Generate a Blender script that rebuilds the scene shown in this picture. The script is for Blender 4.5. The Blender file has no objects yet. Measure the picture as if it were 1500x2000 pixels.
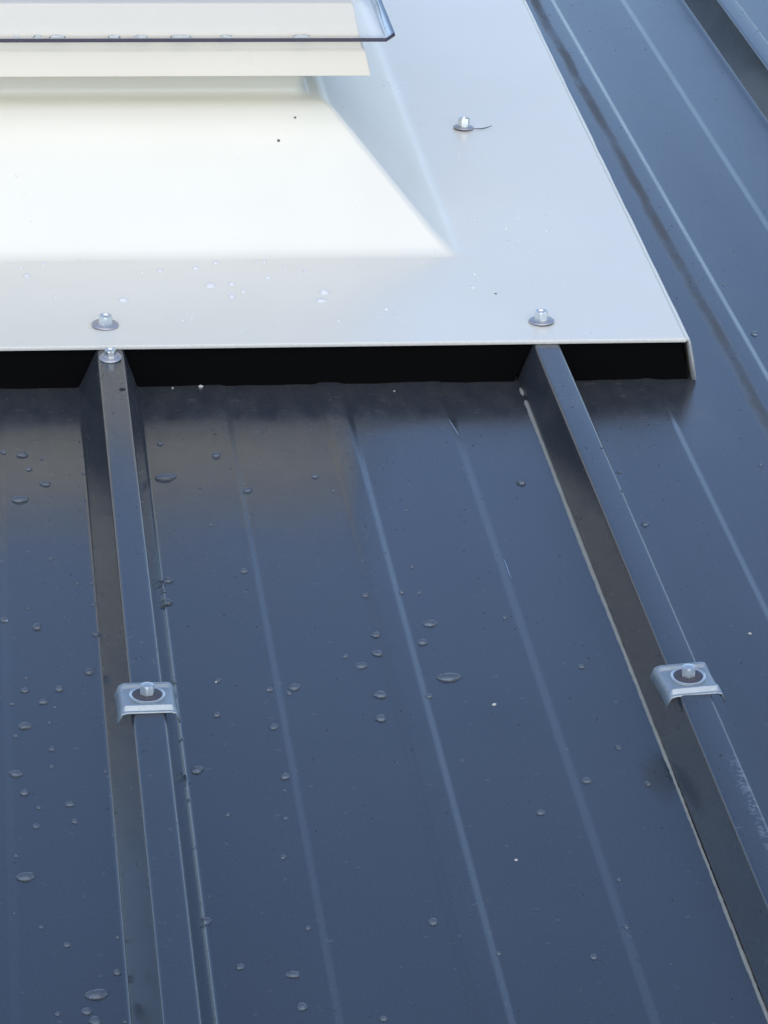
import bpy, bmesh, math, random
from mathutils import Vector, Matrix

random.seed(7)
C = bpy.context.scene.collection
S = bpy.context.scene
MM = 0.001

# ---------------------------------------------------------------- camera
cam_d = bpy.data.cameras.new('camera')
cam_d.sensor_fit = 'HORIZONTAL'
cam_d.sensor_width = 36.0
cam_d.lens = 36.0 * 6500.3 / 1500.0
cam_d.clip_start = 0.05
cam_d.clip_end = 2000.0
cam = bpy.data.objects.new('camera', cam_d)
cam.matrix_world = Matrix((
    (0.9929430685, 0.0186440751, -0.1171172964, -0.080573),
    (-0.1141395114, 0.4183061633, -0.9011060568, -2.314088),
    (0.0321905979, 0.9081147241, 0.4174822310, 0.966313),
    (0, 0, 0, 1)))
C.objects.link(cam)
S.camera = cam

# ---------------------------------------------------------------- sky, sun, exposure
SUN_EL = math.radians(43)
SUN_ROT = math.radians(180.0 + 4)      # behind the camera, to the left
w = bpy.data.worlds.new('World')
S.world = w
w.use_nodes = True
nt = w.node_tree
nt.nodes.clear()
out = nt.nodes.new('ShaderNodeOutputWorld')
bg = nt.nodes.new('ShaderNodeBackground')
sky = nt.nodes.new('ShaderNodeTexSky')
sky.sky_type = 'NISHITA'
sky.sun_disc = False
sky.sun_elevation = SUN_EL
sky.sun_rotation = SUN_ROT
sky.air_density = 1.0
sky.dust_density = 0.2
sky.ozone_density = 3.2
wb = nt.nodes.new('ShaderNodeMix')
wb.data_type = 'RGBA'
wb.blend_type = 'MULTIPLY'
wb.inputs[0].default_value = 1.0
wb.inputs[7].default_value = (1.085, 1.02, 1.02, 1.0)   # camera white balance
nt.links.new(sky.outputs[0], wb.inputs[6])
nt.links.new(wb.outputs[2], bg.inputs[0])
bg.inputs[1].default_value = 0.15
nt.links.new(bg.outputs[0], out.inputs[0])

sun_d = bpy.data.lights.new('sun', 'SUN')
sun_d.energy = 1.08
sun_d.angle = math.radians(80)
sun_d.color = (1.0, 0.85, 0.56)
sun = bpy.data.objects.new('sun', sun_d)
sdir = Vector((math.sin(SUN_ROT) * math.cos(SUN_EL), math.cos(SUN_ROT) * math.cos(SUN_EL), math.sin(SUN_EL)))
sun.rotation_euler = sdir.to_track_quat('Z', 'Y').to_euler()
C.objects.link(sun)

S.view_settings.view_transform = 'Standard'
S.view_settings.look = 'None'
S.view_settings.gamma = 1.0
S.view_settings.use_curve_mapping = False
S.view_settings.exposure = 0.70
S.cycles.max_bounces = 16
S.cycles.transparent_max_bounces = 16
S.cycles.transmission_bounces = 10


# ---------------------------------------------------------------- materials
def new_mat(name):
    m = bpy.data.materials.new(name)
    m.use_nodes = True
    t = m.node_tree
    return m, t, t.nodes['Principled BSDF']


def nd(t, kind, **kw):
    n = t.nodes.new(kind)
    for k, v in kw.items():
        if k in n.inputs:
            n.inputs[k].default_value = v
        else:
            setattr(n, k, v)
    return n


def mathn(t, op, a, b=None, c=None, clamp=False):
    n = t.nodes.new('ShaderNodeMath')
    n.operation = op
    n.use_clamp = clamp
    for i, x in enumerate((a, b, c)):
        if x is None:
            continue
        if isinstance(x, (int, float)):
            n.inputs[i].default_value = x
        else:
            t.links.new(x, n.inputs[i])
    return n.outputs[0]


def noise(t, vec, scale, detail=3.0, rough=0.55):
    n = t.nodes.new('ShaderNodeTexNoise')
    n.inputs['Scale'].default_value = scale
    n.inputs['Detail'].default_value = detail
    n.inputs['Roughness'].default_value = rough
    t.links.new(vec, n.inputs['Vector'])
    return n.outputs['Fac']


def mapped(t, vec, scale):
    n = t.nodes.new('ShaderNodeMapping')
    n.inputs['Scale'].default_value = scale
    t.links.new(vec, n.inputs['Vector'])
    return n.outputs[0]


def ramp(t, fac, lo, hi):
    n = t.nodes.new('ShaderNodeMapRange')
    n.interpolation_type = 'SMOOTHSTEP'
    n.inputs['From Min'].default_value = lo
    n.inputs['From Max'].default_value = hi
    t.links.new(fac, n.inputs['Value'])
    return n.outputs[0]


def mixc(t, fac, a, b):
    n = t.nodes.new('ShaderNodeMix')
    n.data_type = 'RGBA'
    if isinstance(fac, float):
        n.inputs[0].default_value = fac
    else:
        t.links.new(fac, n.inputs[0])
    for i, x in ((6, a), (7, b)):
        if isinstance(x, tuple):
            n.inputs[i].default_value = (*x, 1.0)
        else:
            t.links.new(x, n.inputs[i])
    return n.outputs[2]


def roof_material():
    m, t, p = new_mat('coated_roof_steel')
    pos = nd(t, 'ShaderNodeNewGeometry').outputs['Position']
    sep = nd(t, 'ShaderNodeSeparateXYZ')
    t.links.new(pos, sep.inputs[0])
    X, Y, Z = sep.outputs
    base = mixc(t, noise(t, pos, 9.0, 4), (0.030, 0.036, 0.044), (0.037, 0.044, 0.053))
    fine = noise(t, pos, 900.0, 3)
    base = mixc(t, mathn(t, 'MULTIPLY', ramp(t, fine, 0.42, 0.75), 0.55), base, (0.05, 0.06, 0.075))
    # dirt washed together along the foot of the stiffening bead of the right-hand sheet
    wob = mathn(t, 'MULTIPLY_ADD', noise(t, mapped(t, pos, (0.0, 5.0, 0.0)), 1.0, 3), 0.010, -0.005)
    dx = mathn(t, 'ABSOLUTE', mathn(t, 'SUBTRACT', mathn(t, 'ADD', X, wob), 0.4950))
    line = mathn(t, 'SUBTRACT', 1.0, ramp(t, dx, 0.0015, 0.0075))
    patchy = ramp(t, noise(t, mapped(t, pos, (30.0, 7.0, 1.0)), 1.0, 5, 0.65), 0.25, 0.60)
    dirt = mathn(t, 'MULTIPLY', mathn(t, 'MULTIPLY', line, patchy), 0.85)
    # a sooty smudge beside the lap rib, and dust around the skylight edge
    sx = mathn(t, 'DIVIDE', mathn(t, 'SUBTRACT', X, 0.309), 0.011)
    sy = mathn(t, 'DIVIDE', mathn(t, 'SUBTRACT', Y, -0.612), 0.036)
    sr = mathn(t, 'SQRT', mathn(t, 'ADD', mathn(t, 'MULTIPLY', sx, sx), mathn(t, 'MULTIPLY', sy, sy)))
    sr = mathn(t, 'ADD', sr, mathn(t, 'MULTIPLY_ADD', noise(t, pos, 110.0, 3), 0.8, -0.4))
    smudge = mathn(t, 'MULTIPLY', mathn(t, 'SUBTRACT', 1.0, ramp(t, sr, 0.2, 1.2)), 0.55)
    base = mixc(t, dirt, base, (0.075, 0.068, 0.058))
    base = mixc(t, smudge, base, (0.034, 0.032, 0.030))
    # pale chalky scuffs on the crown edge of the lap rib
    cx = mathn(t, 'SUBTRACT', 1.0, ramp(t, mathn(t, 'ABSOLUTE', mathn(t, 'SUBTRACT', X, 0.3465)), 0.0010, 0.0050))
    cy = mathn(t, 'SUBTRACT', 1.0, ramp(t, mathn(t, 'ABSOLUTE', mathn(t, 'SUBTRACT', Y, -0.715)), 0.05, 0.08))
    cz = ramp(t, Z, 0.024, 0.029)
    cn = ramp(t, noise(t, pos, 260.0, 4, 0.7), 0.46, 0.62)
    chalk = mathn(t, 'MULTIPLY', mathn(t, 'MULTIPLY', cx, cy), mathn(t, 'MULTIPLY', cz, cn))
    base = mixc(t, mathn(t, 'MULTIPLY', chalk, 0.42), base, (0.30, 0.33, 0.36))
    # film of fine dust with streaks and scuffs below the skylight's edge
    dy = mathn(t, 'ADD', Y, mathn(t, 'MULTIPLY_ADD', noise(t, mapped(t, pos, (9.0, 3.0, 1.0)), 1.0, 4), 0.16, -0.08))
    film = mathn(t, 'MULTIPLY', ramp(t, dy, -0.17, -0.04), ramp(t, noise(t, mapped(t, pos, (60.0, 22.0, 20.0)), 1.0, 5, 0.65), 0.2, 0.8))
    front = mathn(t, 'SUBTRACT', 1.0, ramp(t, X, 0.44, 0.47))
    film = mathn(t, 'MULTIPLY', film, front)
    base = mixc(t, mathn(t, 'MULTIPLY', film, 0.32), base, (0.115, 0.11, 0.10))
    scuff = ramp(t, noise(t, mapped(t, pos, (55.0, 150.0, 20.0)), 1.0, 4, 0.7), 0.60, 0.70)
    base = mixc(t, mathn(t, 'MULTIPLY', mathn(t, 'MULTIPLY', scuff, film), 0.5), base, (0.20, 0.195, 0.18))
    # faint dried water marks and dust specks
    spots = ramp(t, noise(t, pos, 170.0, 2, 0.4), 0.70, 0.76)
    base = mixc(t, mathn(t, 'MULTIPLY', spots, 0.4), base, (0.12, 0.125, 0.13))
    flecks = ramp(t, noise(t, mapped(t, pos, (330.0, 150.0, 330.0)), 1.0, 2, 0.5), 0.70, 0.76)
    base = mixc(t, mathn(t, 'MULTIPLY', flecks, 0.6), base, (0.008, 0.009, 0.011))
    t.links.new(base, p.inputs['Base Color'])
    r = mathn(t, 'MULTIPLY_ADD', noise(t, pos, 14.0, 5), 0.16, 0.10)
    r = mathn(t, 'ADD', r, mathn(t, 'MULTIPLY', mathn(t, 'ADD', dirt, smudge), 0.45))
    r = mathn(t, 'ADD', r, mathn(t, 'MULTIPLY', film, 0.12))
    r = mathn(t, 'ADD', r, mathn(t, 'MULTIPLY', flecks, 0.5))
    t.links.new(r, p.inputs['Roughness'])
    p.inputs['IOR'].default_value = 1.75
    # slow waviness of thin sheet, plus paint grain
    b1 = nd(t, 'ShaderNodeBump', Strength=0.6, Distance=0.0010)
    t.links.new(noise(t, mapped(t, pos, (14.0, 3.5, 14.0)), 1.0, 2, 0.4), b1.inputs['Height'])
    b2 = nd(t, 'ShaderNodeBump', Strength=0.10, Distance=0.00008)
    t.links.new(noise(t, pos, 1500.0, 2), b2.inputs['Height'])
    t.links.new(b1.outputs[0], b2.inputs['Normal'])
    t.links.new(b2.outputs[0], p.inputs['Normal'])
    return m


def grp_material(name, col, col2, rough, bump=0.15, speck=True, ior=1.5):
    m, t, p = new_mat(name)
    pos = nd(t, 'ShaderNodeNewGeometry').outputs['Position']
    base = mixc(t, ramp(t, noise(t, pos, 6.0, 4), 0.3, 0.7), col, col2)
    if speck:
        d = ramp(t, noise(t, pos, 210.0, 2, 0.4), 0.755, 0.80)
        base = mixc(t, mathn(t, 'MULTIPLY', d, 0.25), base, (0.35, 0.33, 0.30))
    p.inputs['IOR'].default_value = ior
    t.links.new(base, p.inputs['Base Color'])
    r = mathn(t, 'MULTIPLY_ADD', noise(t, pos, 20.0, 4), 0.14, rough - 0.07)
    t.links.new(r, p.inputs['Roughness'])
    b1 = nd(t, 'ShaderNodeBump', Strength=0.35, Distance=0.0012)
    t.links.new(noise(t, pos, 11.0, 2, 0.4), b1.inputs['Height'])
    b2 = nd(t, 'ShaderNodeBump', Strength=bump, Distance=0.00015)
    t.links.new(noise(t, pos, 420.0, 3), b2.inputs['Height'])
    t.links.new(b1.outputs[0], b2.inputs['Normal'])
    t.links.new(b2.outputs[0], p.inputs['Normal'])
    return m


def plain(name, col, rough, metallic=0.0, grain=0.0, scale=300.0):
    m, t, p = new_mat(name)
    pos = nd(t, 'ShaderNodeNewGeometry').outputs['Position']
    dark = tuple(c * 0.72 for c in col)
    t.links.new(mixc(t, noise(t, pos, scale, 4), dark, col), p.inputs['Base Color'])
    p.inputs['Metallic'].default_value = metallic
    t.links.new(mathn(t, 'MULTIPLY_ADD', noise(t, pos, scale * 1.7, 3), 0.2, max(0.02, rough - 0.1)), p.inputs['Roughness'])
    if grain:
        b = nd(t, 'ShaderNodeBump', Strength=grain, Distance=0.0004)
        t.links.new(noise(t, pos, scale * 3, 3), b.inputs['Height'])
        t.links.new(b.outputs[0], p.inputs['Normal'])
    return m


def water_material(name, trans, tint):
    m, t, p = new_mat(name)
    p.inputs['Base Color'].default_value = tint + (1,)
    p.inputs['Roughness'].default_value = 0.0
    p.inputs['IOR'].default_value = 1.333
    p.inputs['Transmission Weight'].default_value = trans
    return m


def clear_plastic(name, tint, rough=0.03):
    m = bpy.data.materials.new(name)
    m.use_nodes = True
    t = m.node_tree
    t.nodes.clear()
    o = nd(t, 'ShaderNodeOutputMaterial')
    lw = nd(t, 'ShaderNodeLayerWeight')
    f = mathn(t, 'POWER', lw.outputs['Facing'], 4.0)
    f = mathn(t, 'MULTIPLY_ADD', f, 0.92, 0.045, clamp=True)
    tr = nd(t, 'ShaderNodeBsdfTransparent')
    tr.inputs[0].default_value = (*tint, 1)
    gl = nd(t, 'ShaderNodeBsdfGlossy')
    gl.inputs['Roughness'].default_value = rough
    mx = nd(t, 'ShaderNodeMixShader')
    t.links.new(f, mx.inputs[0])
    t.links.new(tr.outputs[0], mx.inputs[1])
    t.links.new(gl.outputs[0], mx.inputs[2])
    t.links.new(mx.outputs[0], o.inputs[0])
    return m


M_ROOF = roof_material()
M_GRP = grp_material('white_moulded_sheet', (0.84, 0.81, 0.69), (0.87, 0.84, 0.72), 0.30, ior=1.62)
M_EDGE = plain('cut_sheet_edge', (0.90, 0.87, 0.78), 0.6, grain=0.3)
M_CREAM = grp_material('cream_frame', (0.82, 0.75, 0.60), (0.84, 0.77, 0.62), 0.30, bump=0.05, speck=False)
M_FOAM = plain('black_foam', (0.006, 0.006, 0.006), 0.95, grain=0.8, scale=500.0)
M_FOAM.node_tree.nodes['Principled BSDF'].inputs['Specular IOR Level'].default_value = 0.0
M_DOME = clear_plastic('clear_dome_plastic', (0.972, 0.976, 0.985))
M_DOME_EDGE = plain('inner_reflection_edge', (0.10, 0.095, 0.13), 0.25)  # clear edge painted dark in place of its total internal reflection
M_ZINC = plain('zinc_plated_steel', (0.90, 0.93, 0.90), 0.36, 0.85, 0.2, 700.0)
M_GALV = plain('galvanised_plate', (0.50, 0.56, 0.58), 0.52, 0.75, 0.25, 500.0)
M_WASH = plain('grey_washer_steel', (0.58, 0.58, 0.60), 0.5, 0.7, 0.1, 500.0)
M_RUBBER = plain('dark_rubber', (0.085, 0.08, 0.095), 0.6)
M_SEAL = plain('pale_sealant', (0.36, 0.36, 0.31), 0.7, grain=0.6, scale=120.0)
M_WATER = water_material('clear_water', 0.925, (0.86, 0.94, 1.0))  # slight diffuse share stands in for pale sky reflected on the drops
M_GLINT_WATER = water_material('painted_glint_water', 0.35, (0.97, 0.97, 0.97))  # bright glints of sun and sky painted as white body colour
M_CRUMB = plain('pale_crumb', (0.68, 0.66, 0.60), 0.8, grain=0.5)
M_DARKBIT = plain('dark_leaf_bit', (0.03, 0.026, 0.022), 0.8)
M_SPECK = plain('grey_grit', (0.17, 0.155, 0.14), 0.8)
M_SWARF = plain('bright_swarf', (0.75, 0.77, 0.80), 0.3, 1.0)


# ---------------------------------------------------------------- helpers
def tag(o, label=None, cat=None, group=None, kind=None):
    if label: o['label'] = label
    if cat: o['category'] = cat
    if group: o['group'] = group
    if kind: o['kind'] = kind
    return o


def thing(name, label, cat, loc=(0, 0, 0), rot=(0, 0, 0), group=None):
    o = bpy.data.objects.new(name, None)
    o.empty_display_size = 0.01
    C.objects.link(o)
    o.location = Vector(loc) * MM
    o.rotation_euler = rot
    return tag(o, label, cat, group)


def build(name, verts, faces, mats, parent=None, angle=35.0, fmat=None, keep_open=False):
    me = bpy.data.meshes.new(name)
    me.from_pydata([Vector(v) * MM for v in verts], [], faces)
    bm = bmesh.new()
    bm.from_mesh(me)
    bmesh.ops.remove_doubles(bm, verts=bm.verts, dist=1e-7)
    if not keep_open:
        bmesh.ops.recalc_face_normals(bm, faces=bm.faces)
    bm.to_mesh(me)
    bm.free()
    for m in (mats if isinstance(mats, (list, tuple)) else [mats]):
        me.materials.append(m)
    if fmat and len(fmat) == len(me.polygons):
        for p, k in zip(me.polygons, fmat):
            p.material_index = k
    for p in me.polygons:
        p.use_smooth = True
    me.set_sharp_from_angle(angle=math.radians(angle))
    o = bpy.data.objects.new(name, me)
    C.objects.link(o)
    if parent:
        o.parent = parent
    return o


def copy_thing(src, loc, rot=None, label=None):
    r = src.copy()
    C.objects.link(r)
    r.location = Vector(loc) * MM
    if rot is not None:
        r.rotation_euler = rot
    if label:
        r['label'] = label
    for ch in list(src.children):
        c = ch.copy()
        C.objects.link(c)
        c.parent = r
        for g in list(ch.children):
            d = g.copy()
            C.objects.link(d)
            d.parent = c
    return r


def rounded(pts, radii, n=4):
    """round the corners of an open polyline"""
    out = []
    for i, p in enumerate(pts):
        r = radii[i]
        if r <= 0 or i in (0, len(pts) - 1):
            out.append(p)
            continue
        p = Vector(p); a = Vector(pts[i - 1]); b = Vector(pts[i + 1])
        ra = min(r, (a - p).length * 0.48); rb = min(r, (b - p).length * 0.48)
        s = p + (a - p).normalized() * ra
        e = p + (b - p).normalized() * rb
        for k in range(n + 1):
            u = k / n
            q = s * (1 - u) ** 2 + p * 2 * u * (1 - u) + e * u * u
            out.append((q.x, q.y))
    return out


def lathe(prof, n=24, close=False):
    """prof: (radius, z) from axis outwards/around"""
    v, f = [], []
    for r, z in prof:
        for k in range(n):
            a = 2 * math.pi * k / n
            v.append((r * math.cos(a), r * math.sin(a), z))
    m = len(prof)
    for i in range(m - 1 + (1 if close else 0)):
        j = (i + 1) % m
        for k in range(n):
            k2 = (k + 1) % n
            f.append((i * n + k, i * n + k2, j * n + k2, j * n + k))
    if not close:
        f.append(tuple(range(n))[::-1])
        f.append(tuple((m - 1) * n + k for k in range(n)))
    return v, f


# ---------------------------------------------------------------- roof
H = 31.9            # rib height
WT = 19.1           # crown width
DL, DR = 14.1, 10.7  # flank run, left and right
RIBS = (0.0, 337.0, 669.8)
COVER = 1000.0
LAP_X = 330.6


def pan_points(xr, xn, dl_next):
    """pan between rib at xr and next rib at xn: list of (x, z, corner radius)"""
    b = xr + WT + DR
    e = xn - dl_next
    o = [(b, 0, 2.6)]
    for x, z, r in ((60, 0.15, 14.0), (91.8, 1.1, 0.9), (96.3, 0.0, 1.0), (163.3, 0.0, 1.2), (167.8, 1.5, 1.2), (181.8, 1.5, 1.2),
                    (186.3, 0.0, 0.9), (215, 0.1, 14.0), (256.3, 1.2, 1.0), (262.2, 0.0, 1.2)):
        o.append((xr + x, z, r))
    o.append((e, 0, 2.6))
    return o


def roof_height(x):
    o = (x - LAP_X) % COVER
    r = max(q for q in RIBS if q <= o)
    x = o - r
    pts = [(0, 0), (30, 0), (60, .15), (91.8, 1.1), (96.3, 0), (163.3, 0), (167.8, 1.5), (181.8, 1.5), (186.3, 0), (215, .1), (256, 1.1), (262.5, 0), (400, 0)]
    for (a, za), (b, zb) in zip(pts, pts[1:]):
        if a <= x <= b:
            return za + (zb - za) * (x - a) / (b - a)
    return 0.0


roof = bpy.data.objects.new('roof', None)
C.objects.link(roof)
tag(roof, 'dark blue grey coated steel roof of trapezoid ribs and flat pans', kind='structure')
Y0, Y1 = -2600.0, 4200.0


def panel_profile():
    top = [(-9.6, 1.2, 0), (0, H, 2.3), (WT, H, 2.3)]
    top += pan_points(0, RIBS[1], DL)
    top += [(RIBS[1], H, 2.3), (RIBS[1] + WT, H, 2.3)]
    top += pan_points(RIBS[1], RIBS[2], DL)
    top += [(RIBS[2], H, 2.3), (RIBS[2] + WT, H, 2.3)]
    top += pan_points(RIBS[2], COVER, DL)
    top += [(COVER + 1.2, H - 1.3, 1.5), (COVER + WT - 1.2, H - 1.3, 1.5), (COVER + WT + DR - 1.6, -0.5, 0)]
    i = top.index((COVER - DL, 0, 2.6))
    top[i] = (COVER - 8.4, 0, 0.8)
    pts = [(x, z) for x, z, r in top]
    rad = [r for x, z, r in top]
    p = rounded(pts, rad, 4)
    # underside of an insulated panel, then back up under the lapping lip
    p += [(COVER + WT + DR - 1.6, -70), (WT + DR + 0.2, -70), (WT + DR + 0.2, -1.2), (WT - 0.9, H - 1.0), (0.9, H - 1.0), (-8.7, 1.0)]
    return p


PROF = panel_profile()
n = len(PROF)
rows = [Y0, -1200, -600, 0, 600, 1200, 2400, Y1]
pv = [(x, y, z) for y in rows for x, z in PROF]
pf = []
for i in range(len(rows) - 1):
    for k in range(n):
        k2 = (k + 1) % n
        pf.append((i * n + k, i * n + k2, (i + 1) * n + k2, (i + 1) * n + k))
pf.append(tuple(range(n)))
pf.append(tuple((len(rows) - 1) * n + k for k in range(n)))
panel0 = build('roof_panel', pv, pf, M_ROOF, roof, angle=60)
panel0.location = (LAP_X * MM, 0, 0)
for i in (-3, -2, -1, 1, 2, 3):
    p = panel0.copy()
    C.objects.link(p)
    p.parent = roof
    p.location = ((LAP_X + i * COVER) * MM, 0, 0)


def bead(name, x, y0, y1, w, h, parent, seed):
    rnd = random.Random(seed)
    v, f = [], []
    ny = max(4, int(abs(y1 - y0) / 4.0))
    prof = [(-0.5, 0), (-0.42, 0.5), (-0.15, 0.95), (0.2, 1.0), (0.45, 0.6), (0.5, 0)]
    ph = [rnd.uniform(0, 6.28) for _ in range(6)]
    for i in range(ny + 1):
        y = y0 + (y1 - y0) * i / ny
        k = 0.95 + 0.10 * math.sin(y * .023 + ph[0]) + 0.05 * math.sin(y * .11 + ph[1]) + rnd.uniform(-.12, .12) - 0.40 * min(1.0, max(0.0, (-y - 380) / 250))
        off = 0.15 * math.sin(y * .013 + ph[2]) + 0.05 * math.sin(y * .17 + ph[3]) + rnd.uniform(-.06, .06)
        end = 0.25 if i in (0, ny) else 1.0
        for a, b in prof:
            v.append((x + off + a * w * k * end, y, b * h * (0.8 + 0.2 * k) * end + 0.02))
    m = len(prof)
    for i in range(ny):
        for k in range(m):
            k2 = (k + 1) % m
            f.append((i * m + k, i * m + k2, (i + 1) * m + k2, (i + 1) * m + k))
    f.append(tuple(range(m)))
    f.append(tuple(ny * m + k for k in range(m)))
    return build(name, v, f, M_SEAL, parent, angle=70)


bead('sealant_bead', LAP_X - 10.6, -960, -33, 3.4, 1.3, roof, 3)
bead('sealant_bead', LAP_X - 10.6, -24, -9, 2.6, 1.6, roof, 5)

# ---------------------------------------------------------------- land around the building (seen only in reflections)


def land(name, rings_, mat):
    N = 96
    v, f = [], []
    for r, zf in rings_:
        for k in range(N):
            a = 2 * math.pi * k / N
            v.append((r * math.cos(a) * 1000, r * math.sin(a) * 1000, zf(a) * 1000))
    for i in range(len(rings_) - 1):
        for k in range(N):
            k2 = (k + 1) % N
            f.append((i * N + k, i * N + k2, (i + 1) * N + k2, (i + 1) * N + k))
    if rings_[0][0] < 10:
        f.append(tuple(range(N)))
    o = build(name, v, f, mat, None, angle=80)
    return tag(o, None, None, kind='structure')


def hill(a):
    return 9.0 + 2.6 * math.sin(3 * a + 1) + 1.8 * math.sin(7 * a + 2.2) + 1.1 * math.sin(17 * a) + 0.7 * math.sin(31 * a + 4)


M_LAND = plain('rough_grass', (0.07, 0.085, 0.045), 0.95, scale=0.6)
M_WOOD = plain('wooded_slope', (0.045, 0.055, 0.035), 0.95, scale=0.8)
land('ground', [(5, lambda a: -4.0), (75, lambda a: -4.0), (420, lambda a: -4.0)], M_LAND)
land('hills', [(80, lambda a: -4.02), (88, lambda a: hill(a) * 0.55 - 1.0), (104, hill), (150, lambda a: hill(a) * 0.8), (220, lambda a: -4.5)], M_WOOD)

# ---------------------------------------------------------------- skylight
sky_t = thing('skylight', 'white moulded skylight unit with clear dome set on the dark roof', 'skylight', (0, 0, 0))
ZT = 34.9           # upper face of the flat flange
XL, XR, YF, YB = -592.0, 292.0, 188.0, 1000.0   # foot of the upstand


def loop_pts(x0, x1, y0, y1, r, nc=5, sub=12):
    """closed loop, counter clockwise from above, starting at the front left corner end"""
    pts = []
    cs = [((x1 - r, y0 + r), -90), ((x1 - r, y1 - r), 0), ((x0 + r, y1 - r), 90), ((x0 + r, y0 + r), 180)]
    for (cx, cy), a0 in cs:
        for k in range(nc + 1):
            a = math.radians(a0 + 90.0 * k / nc)
            pts.append((cx + r * math.cos(a), cy + r * math.sin(a)))
    return pts


def rings(spec, cap=False):
    v, f = [], []
    m = None
    for pts, z in spec:
        m = len(pts)
        v += [(x, y, z) for x, y in pts]
    for i in range(len(spec) - 1):
        for k in range(m):
            k2 = (k + 1) % m
            f.append((i * m + k, i * m + k2, (i + 1) * m + k2, (i + 1) * m + k))
    if cap:
        f.append(tuple((len(spec) - 1) * m + k for k in range(m)))
    return v, f


def inset(d, r):
    dx = 12 - (12 - d) * 1.15 if -12 < d < 12 else d      # softer foot along the two sides
    return loop_pts(XL + dx, XR - dx, YF + d, YB - d, max(r, 0.5))


FXL, FXR, FYF, FYB = -746.0, 447.5, 0.0, 1210.0
spec = []
# flat flange from its rim inwards (the rim loop shares the corner count, corners are nearly square)
spec.append((loop_pts(FXL, FXR, FYF, FYB, 0.01), ZT))
spec.append((loop_pts(FXL + 2, FXR - 2, FYF + 1.2, FYB - 1.2, 0.01), ZT))
spec.append((inset(-28, 17), ZT))
spec.append((inset(-24, 16), ZT))
for d, z, r in ((-9, 34.95, 12), (-5, 35.6, 10), (-1, 37.5, 9), (3, 40.8, 8), (7, 44.7, 7), (12, 49.7, 6.5),
                (30, 68.2, 6), (60, 99.7, 5.5), (88, 128.8, 5), (92, 131.9, 5), (96, 133.6, 5), (100, 134.3, 6),
                (105.5, 134.8, 8), (108.5, 135.8, 9), (110.2, 138.2, 10), (110.8, 142, 10), (111, 168.0, 10)):
    spec.append((inset(d, r), z))
v, f = rings(spec)
# the rim runs very slightly out of square with the ribs
v = [(x + (0.017 * y if x > 440 else (-0.0 if x > -740 else 0)), y, z) for x, y, z in v]


def add_leg(v, f, x, sgn, skew):
    """turned-down side of the sheet"""
    prof = [(0, ZT), (1.3, ZT - 0.12), (2.5, ZT - 0.6), (3.5, ZT - 1.5), (4.2, ZT - 3.2), (7.3, 18.0), (10.4, 1.2)]
    ys = [FYF + (FYB - FYF) * i / 40 for i in range(41)]
    b = len(v)
    rnd = random.Random(11)
    for y in ys:
        wob = rnd.uniform(-.35, .35)
        for j, (dx, z) in enumerate(prof):
            v.append((x + skew * y + sgn * (dx + (wob * min(1, j / 3) if j else 0)), y, z))
    m = len(prof)
    for i in range(len(ys) - 1):
        for j in range(m - 1):
            f.append((b + i * m + j, b + i * m + j + 1, b + (i + 1) * m + j + 1, b + (i + 1) * m + j))


add_leg(v, f, FXR, 1, 0.017)
add_leg(v, f, FXL, -1, 0.0)
sheet = build('base_sheet', v, f, [M_GRP, M_EDGE], sky_t, angle=50)
if sum(p.normal.z * p.area for p in sheet.data.polygons) < 0:
    sheet.data.flip_normals()
sol = sheet.modifiers.new('thickness', 'SOLIDIFY')
sol.thickness = 2.8 * MM
sol.offset = -1.0
sol.material_offset_rim = 1
wn = sheet.modifiers.new('weighted', 'WEIGHTED_NORMAL')
wn.weight = 90
wn.keep_sharp = True


def frame_ring():
    lx, ly = 229.6 - XR, 252.6 - YF      # offsets of the lower outer corner from the upstand's foot
    prof = [(111.2, 163.0), (66, 165.2), (63.2, 165.5), (62.4, 165.9), (62.6, 167.0), (66.8, 184.6), (67.6, 185.6), (69.4, 186.6),
            (76.6, 219.6), (77.4, 221.2), (79, 221.9), (140, 222.5), (141, 221), (141, 163.0)]
    sp = [(inset(d, 1.2), z) for d, z in prof]
    v, f = rings(sp)
    m = len(sp[0][0]); L = len(sp)
    for k in range(m):
        k2 = (k + 1) % m
        f.append(((L - 1) * m + k, (L - 1) * m + k2, k2, k))
    return v, f


v, f = frame_ring()
frame = build('frame', v, f, M_CREAM, sky_t, angle=25)
wn = frame.modifiers.new('weighted', 'WEIGHTED_NORMAL')
wn.weight = 90
wn.keep_sharp = True

# clear dome: flange with clipped corners, steep rounded wall, shallow top
DXR, DYF = 250.0, 248.4
DXL, DYB = XL + XR - DXR, YF + YB - DYF


def dome_loop(dx, dy, r, clip=None):
    x0, x1, y0, y1 = DXL + dx, DXR - dx, DYF + dy, DYB - dy
    if clip:
        a, b = clip
        out = []
        for (ax, ay), (bx, by) in (((x1 - a, y0), (x1, y0 + b)), ((x1, y1 - b), (x1 - a, y1)),
                                   ((x0 + a, y1), (x0, y1 - b)), ((x0, y0 + b), (x0 + a, y0))):
            for k in range(10):
                u = min(1.0, k / 9)
                out.append((ax + (bx - ax) * u, ay + (by - ay) * u))
        return out
    return loop_pts(x0, x1, y0, y1, r, nc=9)


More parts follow.
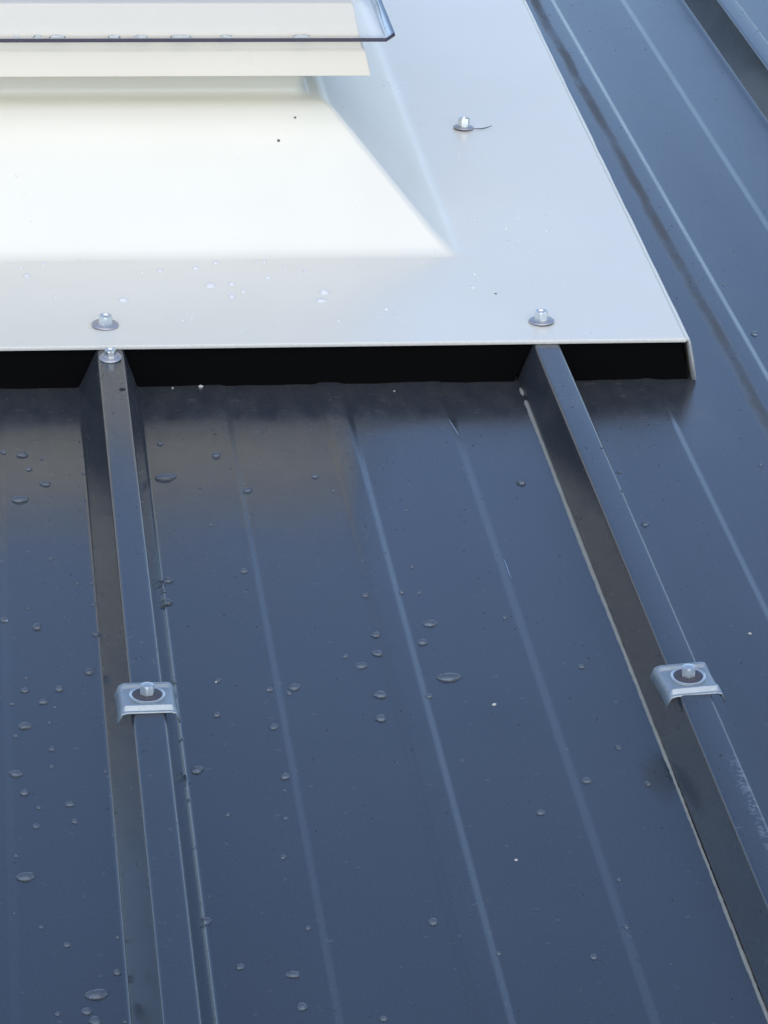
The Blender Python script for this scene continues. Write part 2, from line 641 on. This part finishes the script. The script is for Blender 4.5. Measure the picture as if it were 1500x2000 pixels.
sp = [(dome_loop(0, 0, 0, (9, 16)), 194.6), (dome_loop(0.6, 0.6, 0, (8.6, 15.4)), 197.6), (dome_loop(7.0, 5.0, 5), 198.2),
      (dome_loop(8.2, 6.0, 5), 199.4), (dome_loop(9.4, 7.2, 6), 203.0), (dome_loop(13.5, 11.5, 12), 219.0),
      (dome_loop(15.2, 13.4, 17), 224.0), (dome_loop(18.6, 16.8, 22), 228.0), (dome_loop(25, 23, 26), 230.6),
      (dome_loop(40, 38, 28), 233.5), (dome_loop(90, 88, 30), 245), (dome_loop(180, 178, 30), 258), (dome_loop(260, 258, 20), 263)]
v, f = rings(sp, cap=True)
dome = build('dome', v, f, [M_DOME, M_DOME_EDGE], sky_t, angle=50)
if sum(p.normal.z * p.area for p in dome.data.polygons) < 0:
    dome.data.flip_normals()
# the lowest band is the edge of the sheet seen side on
for p in dome.data.polygons:
    zs = [dome.data.vertices[i].co.z for i in p.vertices]
    if max(zs) < 0.1977:
        p.material_index = 1
sol = dome.modifiers.new('thickness', 'SOLIDIFY')
sol.thickness = 2.6 * MM
sol.offset = -1.0
sol.material_offset_rim = 1
wn = dome.modifiers.new('weighted', 'WEIGHTED_NORMAL')
wn.weight = 90
wn.keep_sharp = True

# black profile filler between the ribs under the front edge


def filler(xa_bot, xa_top, xb_bot, xb_top, seed):
    rnd = random.Random(seed)
    v, f = [], []
    nx = 24
    for y in (3.5, 30.0):
        for zi, z in enumerate((0.3, 16.0, H - 0.1)):
            u = z / H
            for i in range(nx + 1):
                xa = xa_bot + (xa_top - xa_bot) * u
                xb = xb_bot + (xb_top - xb_bot) * u
                x = xa + (xb - xa) * i / nx
                zz = z + (roof_height(x) if zi == 0 else 0)
                v.append((x, y + (rnd.uniform(-.7, .7) if y < 10 else 0), zz))
    m = nx + 1
    def idx(a, zi, i): return a * 3 * m + zi * m + i
    for a in (0, 1):
        for zi in (0, 1):
            for i in range(nx):
                f.append((idx(a, zi, i), idx(a, zi, i + 1), idx(a, zi + 1, i + 1), idx(a, zi + 1, i)))
    for zi in (0, 2):
        for i in range(nx):
            f.append((idx(0, zi, i), idx(0, zi, i + 1), idx(1, zi, i + 1), idx(1, zi, i)))
    for i in (0, nx):
        for zi in (0, 1):
            f.append((idx(0, zi, i), idx(1, zi, i), idx(1, zi + 1, i), idx(0, zi + 1, i)))
    return build('foam_filler', v, f, M_FOAM, sky_t, angle=50)


G = 0.3
rb = [LAP_X - COVER + r for r in RIBS] + [LAP_X]     # rib origins, left to right
filler(rb[0] + WT + DR + G, rb[0] + WT + G, rb[1] - DL - G, rb[1] - G, 1)
filler(rb[1] + WT + DR + G, rb[1] + WT + G, rb[2] - DL - G, rb[2] - G, 2)
filler(rb[2] + WT + DR + G, rb[2] + WT + G, rb[3] - DL - G, rb[3] - G, 3)
filler(rb[3] + WT + DR + G, rb[3] + WT + G, 452.0, 444.5, 4)


# ---------------------------------------------------------------- screws
def hex_head(name, af, h, parent, z0, rot=0.0, cup=True, dome=False, mat=None):
    """hexagon head with a chamfered top (dished or domed)"""
    R = af / math.sqrt(3)
    v, f = [], []
    def ringh(r, z, hexy=True):
        b = len(v)
        for k in range(24):
            a = 2 * math.pi * k / 24
            rr = r
            if hexy:
                q = (a % (math.pi / 3)) - math.pi / 6
                rr = r * math.cos(math.pi / 6) / math.cos(q)
            v.append((rr * math.cos(a + rot), rr * math.sin(a + rot), z0 + z))
        return b
    bs = [ringh(R, 0), ringh(R, h * 0.86), ringh(R * 0.86, h, False)]
    if dome:
        bs += [ringh(R * 0.6, h * 1.10, False), ringh(R * 0.25, h * 1.15, False)]
    elif cup:
        bs += [ringh(R * 0.74, h * 0.98, False), ringh(R * 0.55, h * 0.78, False), ringh(R * 0.2, h * 0.74, False)]
    for a, b in zip(bs, bs[1:]):
        for k in range(24):
            k2 = (k + 1) % 24
            f.append((a + k, a + k2, b + k2, b + k))
    f.append(tuple(bs[-1] + k for k in range(24)))
    f.append(tuple(bs[0] + k for k in range(24))[::-1])
    return build(name, v, f, mat or M_ZINC, parent, angle=28)


def washer(name, R, parent, z0, h, mat, dish=0.0):
    prof = [(2.0, h + dish * 0.2), (R * 0.55, h + dish), (R * 0.9, h + dish * 0.5), (R * 0.985, h * 0.9), (R, h * 0.55), (R * 0.97, 0.0), (2.0, 0.0)]
    v, f = lathe([(r, z + z0) for r, z in prof], 32, close=True)
    return build(name, v, f, mat, parent, angle=40)


def sheet_screw(label, loc, R, tilt, yaw, af=9.3, h=7.5, group=None, wash=None, dome=False, dish=1.2):
    s = thing('sheet_screw', label, 'screw', loc, (tilt[0], tilt[1], 0), group)
    washer('rubber_seal', R * 0.96, s, 0.0, 0.9, M_RUBBER)
    washer('metal_washer', R, s, 0.8, 0.9, wash or M_WASH, dish=dish)
    v, f = lathe([(2, 2.0), (af * 0.62, 2.0), (af * 0.62, 2.6), (af * 0.52, 3.1), (2, 3.2)], 24, close=True)
    build('head_flange', v, f, M_ZINC, s, angle=40)
    hex_head('hex_head', af, h, s, 3.0, yaw, cup=not dome, dome=dome)
    v, f = lathe([(0.3, -14), (2.2, -8), (2.4, 3.0), (0.3, 3.0)], 12)
    build('shank', v, f, M_ZINC, s, angle=40)
    return s


R = math.radians
GS = 'sheet screws holding the skylight'
sheet_screw('galvanised hex screw on the white front flange above the left rib', (7.6, 41.0, ZT), 10.4, (R(2), R(2)), 0.52, af=9.8, h=5.6, group=GS)
sheet_screw('galvanised hex screw on the white front flange above the right rib', (341.7, 37.5, ZT), 10.0, (R(-2), R(-3)), 0.2, h=6.4, group=GS)
sheet_screw('galvanised hex screw on the right flange with a dark wire beside it', (346.1, 510.5, ZT), 9.3, (R(-4), R(2)), 0.0, h=7.0, group=GS)
sheet_screw('galvanised hex screw on the left dark rib just below the white edge', (9.3, -18.0, H), 8.4, (R(6), R(-2)), 0.15, af=7.6, h=4.8, group=GS)


# ---------------------------------------------------------------- saddle clamps over the ribs
def saddle_clamp(label, loc, yaw, tilt=(0, 0)):
    s = thing('saddle_clamp', label, 'roof clamp', loc, (R(tilt[0]), R(tilt[1]), yaw), 'saddle clamps over the roof ribs')
    # section across the rib (x, z); pressed ridges at the two ends (y)
    sec = rounded([(-18.2, -8.6), (-15.2, -0.8), (15.2, -0.8), (18.2, -8.6)], [0, 2.6, 2.6, 0], 4)
    ysec = [(-19.2, -1.3, 0.6), (-18.4, -0.7, 0.75), (-17.2, -0.6, .9), (-16.4, 0.5, .95), (-15.2, 2.0, 1.0), (-13.6, 2.2, 1.0), (-12.4, 1.5, 1.0), (-11.4, 0.2, 1.0), (-10.4, 0.0, 1.0),
            (10.0, 0.0, 1.0), (11.2, 0.3, 1.0), (12.4, 1.6, 1.0), (14.0, 2.1, 1.0), (15.6, 1.5, .97), (16.8, 0.0, .92), (18.6, -0.4, .8)]
    v, f = [], []
    for y, dz, sx in ysec:
        for i, (x, z) in enumerate(sec):
            side = abs(x) > 15.4
            v.append((x * (1.0 + (0.03 if side and abs(y) > 12 else 0)), y, z + 2.4 + (dz if not side else dz * 0.3)))
    m = len(sec)
    for i in range(len(ysec) - 1):
        for k in range(m - 1):
            f.append((i * m + k, i * m + k + 1, (i + 1) * m + k + 1, (i + 1) * m + k))
    pl = build('saddle_plate', v, f, M_GALV, s, angle=40)
    if sum(p.normal.z * p.area for p in pl.data.polygons) < 0:
        pl.data.flip_normals()
    so = pl.modifiers.new('thickness', 'SOLIDIFY')
    so.thickness = 0.9 * MM
    so.offset = -1
    # rubber pad between plate and rib
    b = [(-9.4, -16, 0.05), (9.4, -16, 0.05), (9.4, 16, 0.05), (-9.4, 16, 0.05)]
    v = b + [(x, y, 0.7) for x, y, z in b]
    build('rubber_pad', v, [(0, 1, 2, 3), (4, 5, 6, 7), (0, 1, 5, 4), (1, 2, 6, 5), (2, 3, 7, 6), (3, 0, 4, 7)], M_RUBBER, s)
    v, f = lathe([(2, 1.7), (10.6, 1.7), (10.9, 2.3), (10.8, 3.2), (10.2, 3.5), (9.6, 3.1), (2, 2.6)], 36, close=True)
    build('metal_washer', v, f, M_ZINC, s, angle=40)
    v, f = lathe([(2, 2.2), (9.4, 2.4), (9.5, 3.0), (8.0, 3.3), (2, 3.5)], 36, close=True)
    build('rubber_seal', v, f, M_RUBBER, s, angle=40)
    hex_head('hex_head', 7.8, 5.8, s, 3.7, 0.3, cup=False, dome=True)
    return s


saddle_clamp('galvanised saddle clamp bolted across the left rib', (9.6, -556.0, H), R(0.8), (-1.0, 0))
saddle_clamp('galvanised saddle clamp bolted across the right rib beside the pale sealant', (LAP_X + 8.6, -549.5, H), R(5), (1.5, -1.5))

# ---------------------------------------------------------------- water drops
ROOF_DROPS = [(-71.3, -114.9, 5.5), (-58.1, -120.5, 9.8), (-53.8, -145.4, 4.7), (-42.4, -171.5, 8.6), (-60.7, -197.6, 12.0), (-44.0, -127.8, 3.3), (-15.1, -123.6, 1.8), (-15.4, -155.9, 3.2), (-16.5, -200.4, 3.2), (-18.1, -268.8, 2.8), (-15.3, -307.3, 3.1), (-15.4, -332.3, 3.4), (-24.9, -331.8, 3.4), (-41.7, -292.6, 3.8), (-58.4, -367.4, 2.6), (-74.1, -384.4, 5.9), (-52.7, -394.3, 6.9), (-15.2, -363.6, 4.0), (-15.8, -406.4, 4.9), (-67.6, -410.3, 1.9), (-21.5, -458.6, 7.0), (-61.1, -464.8, 2.9), (-62.0, -481.2, 5.7), (-41.2, -480.2, 6.0), (-51.3, -496.6, 6.3), (-70.1, -498.2, 3.7), (-44.0, -504.3, 2.5), (-47.9, -523.9, 3.1), (-62.4, -527.0, 9.9), (-15.4, -525.7, 2.5), (41.3, -103.9, 4.8), (80.8, -128.5, 7.4), (42.8, -164.6, 15.9), (98.7, -188.1, 7.6), (148.2, -166.5, 5.5), (158.4, -191.6, 3.3), (68.9, -244.8, 3.5), (111.8, -255.1, 2.1), (35.0, -330.1, 6.8), (30.7, -346.1, 4.7), (32.5, -362.9, 7.4), (85.7, -320.0, 5.5), (163.3, -358.7, 5.8), (187.9, -355.3, 4.1), (199.4, -316.8, 3.5), (199.3, -356.6, 3.1), (200.9, -402.7, 10.0), (206.9, -226.5, 2.5), (250.3, -397.8, 3.7), (294.0, -183.4, 7.4), (367.4, -167.7, 3.7), (370.1, -256.8, 5.8), (472.9, -159.4, 3.8), (163.8, -417.0, 7.0), (161.6, -442.8, 8.5), (149.6, -459.2, 7.5), (141.0, -445.3, 4.2), (192.3, -428.6, 6.3), (203.2, -478.8, 15.6), (157.2, -499.0, 9.3), (154.0, -529.7, 7.3), (186.9, -502.0, 5.1), (88.7, -489.9, 4.8), (105.0, -486.0, 7.0), (100.9, -493.3, 4.1), (87.5, -538.5, 6.2), (88.9, -600.1, 5.8), (289.3, -467.2, 4.9), (233.9, -650.4, 5.4), (267.8, -613.5, 8.0), (87.2, -616.6, 1.8), (84.7, -648.8, 3.0), (79.7, -692.4, 3.5), (86.5, -768.6, 3.4), (74.6, -814.0, 8.8), (76.1, -845.2, 5.9), (156.0, -765.0, 5.7), (187.3, -799.4, 3.1), (238.2, -807.3, 4.5), (117.6, -858.1, 4.8), (261.4, -777.5, 3.1), (266.5, -726.7, 2.9), (293.7, -574.5, 4.7), (303.5, -619.2, 4.6), (37.9, -587.9, 7.6), (30.6, -623.6, 3.6), (30.7, -678.1, 2.6), (31.3, -757.2, 6.7), (51.7, -641.5, 3.3), (46.9, -803.7, 5.2), (-18.7, -805.0, 4.6), (-30.1, -826.1, 12.9), (-36.2, -841.3, 6.4), (-16.2, -586.1, 3.0), (-15.3, -661.0, 2.0), (-17.2, -769.9, 2.8), (35.4, -730.7, 2.0), (54.2, -519.6, 5.6), (57.9, -474.6, 4.5), (31.3, -475.9, 2.9), (31.4, -549.6, 3.1), (524.6, 94.2, 6.6), (523.0, 204.9, 3.4), (-68.5, -539.0, 3.4), (-47.4, -557.4, 4.6), (-47.9, -578.1, 3.3), (-69.2, -586.2, 8.1), (-64.4, -609.0, 5.9), (-56.5, -626.9, 3.2), (-38.7, -623.8, 5.6), (-36.3, -644.0, 4.4), (-58.4, -648.0, 4.4), (-65.2, -704.3, 10.8), (-72.2, -742.3, 2.2), (-57.8, -756.9, 2.8), (-44.5, -776.0, 4.1), (-51.1, -842.7, 3.4), (-16.7, -852.2, 2.7), (-32.3, -851.2, 7.4), (-70.5, -680.5, 2.6)]
FLANGE_DROPS = [(251.3, 562.9, 1.9), (245.6, 548.0, 1.4), (259.3, 537.5, 1.9), (300.8, 550.2, 2.3), (309.3, 562.0, 1.9), (310.4, 529.3, 2.3), (330.5, 548.2, 2.3), (304.3, 621.8, 1.9), (322.6, 649.8, 1.9), (331.6, 438.5, 2.3), (354.5, 436.7, 2.3), (339.3, 409.3, 1.8), (290.1, 322.4, 2.2), (304.7, 310.5, 2.6), (360.0, 273.5, 2.2), (345.2, 246.5, 3.0), (378.8, 239.4, 1.3), (304.1, 226.7, 3.0), (347.5, 221.9, 2.1), (351.0, 216.9, 2.1), (361.6, 201.0, 1.7), (362.8, 195.0, 1.7), (304.6, 142.6, 2.9), (247.3, 174.5, 3.3), (266.9, 169.2, 2.5), (298.5, 113.2, 3.7), (344.9, 123.1, 2.1), (372.7, 122.3, 2.1), (366.6, 53.6, 2.0), (225.5, 68.9, 4.4), (185.8, 46.5, 2.4), (-62.1, 180.8, 2.0), (-53.8, 166.7, 3.2), (-49.7, 148.4, 5.6), (-36.3, 176.6, 4.0), (-2.9, 147.0, 2.4), (40.9, 154.9, 3.2), (55.2, 159.0, 4.5), (83.4, 162.8, 5.3), (100.8, 173.9, 4.9), (133.3, 181.2, 3.3), (139.8, 179.8, 3.3), (92.5, 122.8, 7.6), (109.6, 125.6, 5.6), (118.1, 110.8, 4.8), (108.0, 98.9, 6.4), (139.3, 139.4, 4.9), (154.7, 157.3, 2.9), (170.1, 152.3, 3.7), (180.6, 105.6, 7.2), (176.5, 88.0, 8.0), (67.0, 50.3, 3.1), (74.2, 54.3, 2.3), (110.5, 26.7, 1.9), (23.3, 93.8, 7.1), (-28.1, 103.1, 3.2)]


def drop_mesh(seed, kind, mat=None):
    rnd = random.Random(seed)
    NA, NR = 28, 9
    ph = [rnd.uniform(0, 6.28) for _ in range(4)]
    am = [rnd.uniform(.04, .11), rnd.uniform(.04, .10), rnd.uniform(.02, .07), rnd.uniform(0, .04)]
    if kind == 'lobed':
        am = [a * 1.7 for a in am]
    v, f = [], []
    def rad(a): return 0.5 * (1 + am[0] * math.sin(a + ph[0]) + am[1] * math.sin(2 * a + ph[1]) + am[2] * math.sin(3 * a + ph[2]) + am[3] * math.sin(5 * a + ph[3]))
    for j in range(NR):
        u = j / NR * (math.pi / 2)
        for k in range(NA):
            a = 2 * math.pi * k / NA
            r = rad(a) * math.cos(u) ** 0.85
            v.append((r * math.cos(a), r * math.sin(a), math.sin(u)))
    v.append((0, 0, 1.0))
    top = len(v) - 1
    for j in range(NR - 1):
        for k in range(NA):
            k2 = (k + 1) % NA
            f.append((j * NA + k, j * NA + k2, (j + 1) * NA + k2, (j + 1) * NA + k))
    for k in range(NA):
        f.append(((NR - 1) * NA + k, (NR - 1) * NA + (k + 1) % NA, top))
    f.append(tuple(range(NA))[::-1])
    me = bpy.data.meshes.new('water_drop')
    me.from_pydata([Vector(q) * MM for q in v], [], f)
    me.materials.append(mat or M_WATER)
    for p in me.polygons:
        p.use_smooth = len(p.vertices) < 6
    me.set_sharp_from_angle(angle=math.radians(75))
    return me


DROPS = [drop_mesh(i, 'round') for i in range(6)] + [drop_mesh(20 + i, 'lobed') for i in range(5)]
GLINT_DROPS = [drop_mesh(40 + i, 'round', M_GLINT_WATER) for i in range(4)]
rd = random.Random(21)


def put_drop(x, y, z, w, label, group, flat=0.37, slim=None, glint_white=False):
    ln = w * (slim if slim else (rd.uniform(.78, 1.0) if w < 8 else rd.uniform(.55, .72)))
    ln = min(ln, 9.5)
    me = DROPS[rd.randrange(6)] if w < 6.5 else DROPS[6 + rd.randrange(5)]
    if glint_white:
        me = GLINT_DROPS[rd.randrange(4)]
    o = bpy.data.objects.new('water_drop', me)
    C.objects.link(o)
    o.location = Vector((x, y, z - 0.22)) * MM
    o.rotation_euler = (0, 0, rd.uniform(-.15, .15))
    hgt = min(w, ln) * flat
    hgt = min(max(hgt, .7), 2.9) + 0.22
    o.scale = (w, ln, hgt)
    tag(o, label, 'water drop', group)
    return o


GR = 'water drops on the dark roof'


def roof_place(x, y, w):
    size = 'tiny' if w < 3.2 else 'small' if w < 5 else 'medium' if w < 8 else 'large'
    if x < -19: where = 'on left pan'
    elif x < -6: where = 'at left foot of left rib'
    elif x < 48: where = 'at right foot of left rib'
    elif x < 120: where = 'on pan between left rib and bead'
    elif x < 175: where = 'at left edge of raised bead'
    elif x < 215: where = 'at right edge of raised bead'
    elif x < 330: where = 'on pan left of sealant line'
    else: where = 'on sheet right of right rib'
    zone = 'near skylight' if y > -215 else 'above clamps' if y > -440 else 'beside clamps' if y > -640 else 'below clamps'
    return size, where + ', ' + zone


def flange_place(x, y, w):
    size = 'tiny' if w < 3.2 else 'small' if w < 5 else 'larger'
    if y < 190:
        where = 'on white front flange ' + ('near left screw' if x < 60 else 'midway along' if x < 200 else 'near right screw')
    else:
        where = 'on white right flange ' + ('below upper screw' if y < 480 else 'beside upper screw')
    return size, where


ORD = ('first second third fourth fifth sixth seventh eighth ninth tenth eleventh twelfth thirteenth fourteenth fifteenth '
       'sixteenth seventeenth eighteenth nineteenth twentieth').split()
CAM_INV = cam.matrix_world.inverted()


def screen_x(x, y, z):
    p = CAM_INV @ (Vector((x, y, z)) * MM)
    return p.x / -p.z


def label_all(items, place, zf, noun):
    buckets = {}
    for i, (x, y, w) in enumerate(items):
        buckets.setdefault(place(x, y, w), []).append((screen_x(x, y, zf(x)), i))
    out = {}
    for (size, where), m in buckets.items():
        m.sort()
        for k, (_, i) in enumerate(m):
            if len(m) == 1:
                out[i] = f'{size} {noun} {where}'
            else:
                out[i] = f'{ORD[k]} from left of {len(m)} {size} drops {where}'
    return out


GR = 'water drops on the dark roof'
labels = label_all(ROOF_DROPS, roof_place, roof_height, 'water drop')
for i, (x, y, w) in enumerate(ROOF_DROPS):
    lab = labels[i]
    if abs(w - 15.9) < .01: lab = 'longest flat water drop right of the left rib, nearest the skylight'
    if abs(w - 15.6) < .01: lab = 'largest pointed water drop right of the raised bead, beside the clamps'
    put_drop(x, y, roof_height(x), w, lab, GR)
GF = 'water drops on the white flange'
FL = [(x, min(y, 176.0) if x < 292 and y < 188 else y, w) for x, y, w in FLANGE_DROPS]
labels = label_all(FL, flange_place, lambda x: ZT, 'pale water drop')
for i, (x, y, w) in enumerate(FL):
    put_drop(x, y, ZT, w, labels[i], GF, flat=.42, glint_white=True)
# drops caught along the lip of the dome
GD = 'water drops along the dome lip'
for x, w, lab in ((-54, 4.5, 'small water drop on the clear dome lip at the far left'),
                  (-37, 7.5, 'round water drop on the clear dome lip, second from the left'),
                  (-22, 15, 'wide water drop on the clear dome lip left of centre'),
                  (23, 11, 'narrow water drop on the clear dome lip between two wide drops'),
                  (45, 11.5, 'oval water drop on the clear dome lip above the left rib'),
                  (76, 19, 'widest water drop on the clear dome lip'),
                  (113, 10, 'flat water drop on the clear dome lip right of the widest one'),
                  (173, 14, 'wide water drop on the clear dome lip near its right end')):
    o = put_drop(x, 251.4, 198.0, w, lab, GD, flat=.42, slim=4.5 / w)


# ---------------------------------------------------------------- bits lying about
def chip(name, label, cat, loc, size, mat, seed, group=None):
    rnd = random.Random(seed)
    v, f = lathe([(0.28, 0), (0.5, 0.18), (0.46, 0.6), (0.2, 0.9)], 9)
    v = [(x * size[0] * (1 + rnd.uniform(-.25, .25)), y * size[1] * (1 + rnd.uniform(-.25, .25)), z * size[2] + 0.03) for x, y, z in v]
    o = build(name, v, f, mat, None, angle=30)
    o.location = Vector(loc) * MM
    o.rotation_euler = (0, 0, rnd.uniform(0, 3))
    return tag(o, label, cat, group)


GC = 'pale crumbs on the roof'
chip('crumb', 'pale crumb at the foot of the black foam right of the left rib', 'crumb', (77.7, 0.0, 0), (3.4, 3, 2.6), M_CRUMB, 1, GC)
chip('crumb', 'tiny pale crumb against the black foam beside the left rib', 'crumb', (56.5, -0.5, 0), (1.6, 1.6, 1.2), M_CRUMB, 2, GC)
chip('crumb', 'white speck on the dark pan right of the largest water drop', 'crumb', (226, -516, roof_height(226)), (3.0, 2.4, 1.0), M_CRUMB, 3, GC)
chip('crumb', 'white speck on the dark sheet right of the right rib', 'crumb', (406.4, -428.6, roof_height(406.4)), (2.4, 2.6, 1.0), M_CRUMB, 4, GC)
chip('crumb', 'white speck on the dark pan just right of the left clamp', 'crumb', (56.5, -476.5, 0), (1.7, 1.7, 0.8), M_CRUMB, 5, GC)
chip('crumb', 'white speck on the dark pan low between bead and right rib', 'crumb', (211.5, -702.6, roof_height(211)), (2.2, 2.0, 0.9), M_CRUMB, 6, GC)
chip('crumb', 'pale speck just under the black foam midway between the ribs', 'crumb', (223.1, -12.7, roof_height(223)), (1.4, 2.2, 0.7), M_CRUMB, 7, GC)
GK = 'dark specks on the skylight'
chip('dark_speck', 'dark speck on the white front flange left of the right screw', 'speck', (315.2, 99.2, ZT), (1.8, 2.0, 0.6), M_SPECK, 8, GK)
a = chip('dark_speck', 'upper dark speck on the sloping white upstand', 'speck', (170.9, 271.1, 124.1), (2.0, 2.0, 0.6), M_SPECK, 9, GK)
b = chip('dark_speck', 'lower dark speck on the sloping white upstand', 'speck', (156.5, 256.9, 109.2), (2.5, 2.3, 0.6), M_SPECK, 10, GK)
for o in (a, b):
    o.rotation_euler = (R(46.4), 0, 0)
chip('leaf_bit', 'dark leaf fragment on the crown of the left rib below its screw', 'leaf', (15.6, -77.0, H), (4.8, 5.5, 0.5), M_DARKBIT, 12)


def sliver(name, label, cat, pts, wid, mat, group=None):
    """thin curled strip lying on a surface: pts are (x, y, z) along it"""
    v, f = [], []
    L = len(pts)
    for i, q in enumerate(pts):
        q = Vector(q)
        t = (Vector(pts[min(i + 1, L - 1)]) - Vector(pts[max(i - 1, 0)])).normalized()
        s = t.cross(Vector((0, 0, 1))).normalized()
        k = wid * (0.35 + 0.65 * math.sin(math.pi * (i + .4) / (L - .2)))
        u = Vector((0, 0, 1))
        for a in (-s * k + u * .1, s * k + u * .1, s * k * .8 + u * (.1 + k * .8), -s * k * .8 + u * (.1 + k * .8)):
            v.append(tuple(q + a))
    for i in range(L - 1):
        for k in range(4):
            k2 = (k + 1) % 4
            f.append((i * 4 + k, i * 4 + k2, (i + 1) * 4 + k2, (i + 1) * 4 + k))
    f += [(0, 1, 2, 3), tuple((L - 1) * 4 + k for k in range(4))]
    o = build(name, v, f, mat, None, angle=30)
    return tag(o, label, cat, group)


sliver('swarf_wire', 'thin dark wire of swarf curling right from the upper flange screw', 'swarf',
       [(353.5, 507.5, ZT + 1.2), (357, 507, ZT + .9), (361, 508, ZT + .4), (365, 508.4, ZT + .9), (369, 510, ZT + 1.6), (372, 511.5, ZT + 2.2)], 0.55, M_DARKBIT)
sliver('swarf_wire', 'bright metal shaving on the pan just below the black foam', 'swarf',
       [(257.0, -70, 1.0), (258.2, -80, .8), (259.6, -90, .5), (260.6, -97, .4)], 0.5, M_SWARF, 'bright metal shavings')
sliver('swarf_wire', 'bright metal shaving along the step left of the pale sealant line', 'swarf',
       [(262.8, -309, .1), (263.2, -318, .1), (263.0, -328, .1), (263.6, -338, .1)], 0.3, M_SWARF, 'bright metal shavings')
sliver('swarf_wire', 'dark twig bit on the pan right of the left rib near the skylight', 'twig',
       [(86.2, -152, 0), (86.6, -160, .2), (86.0, -170, 0)], 0.7, M_DARKBIT)
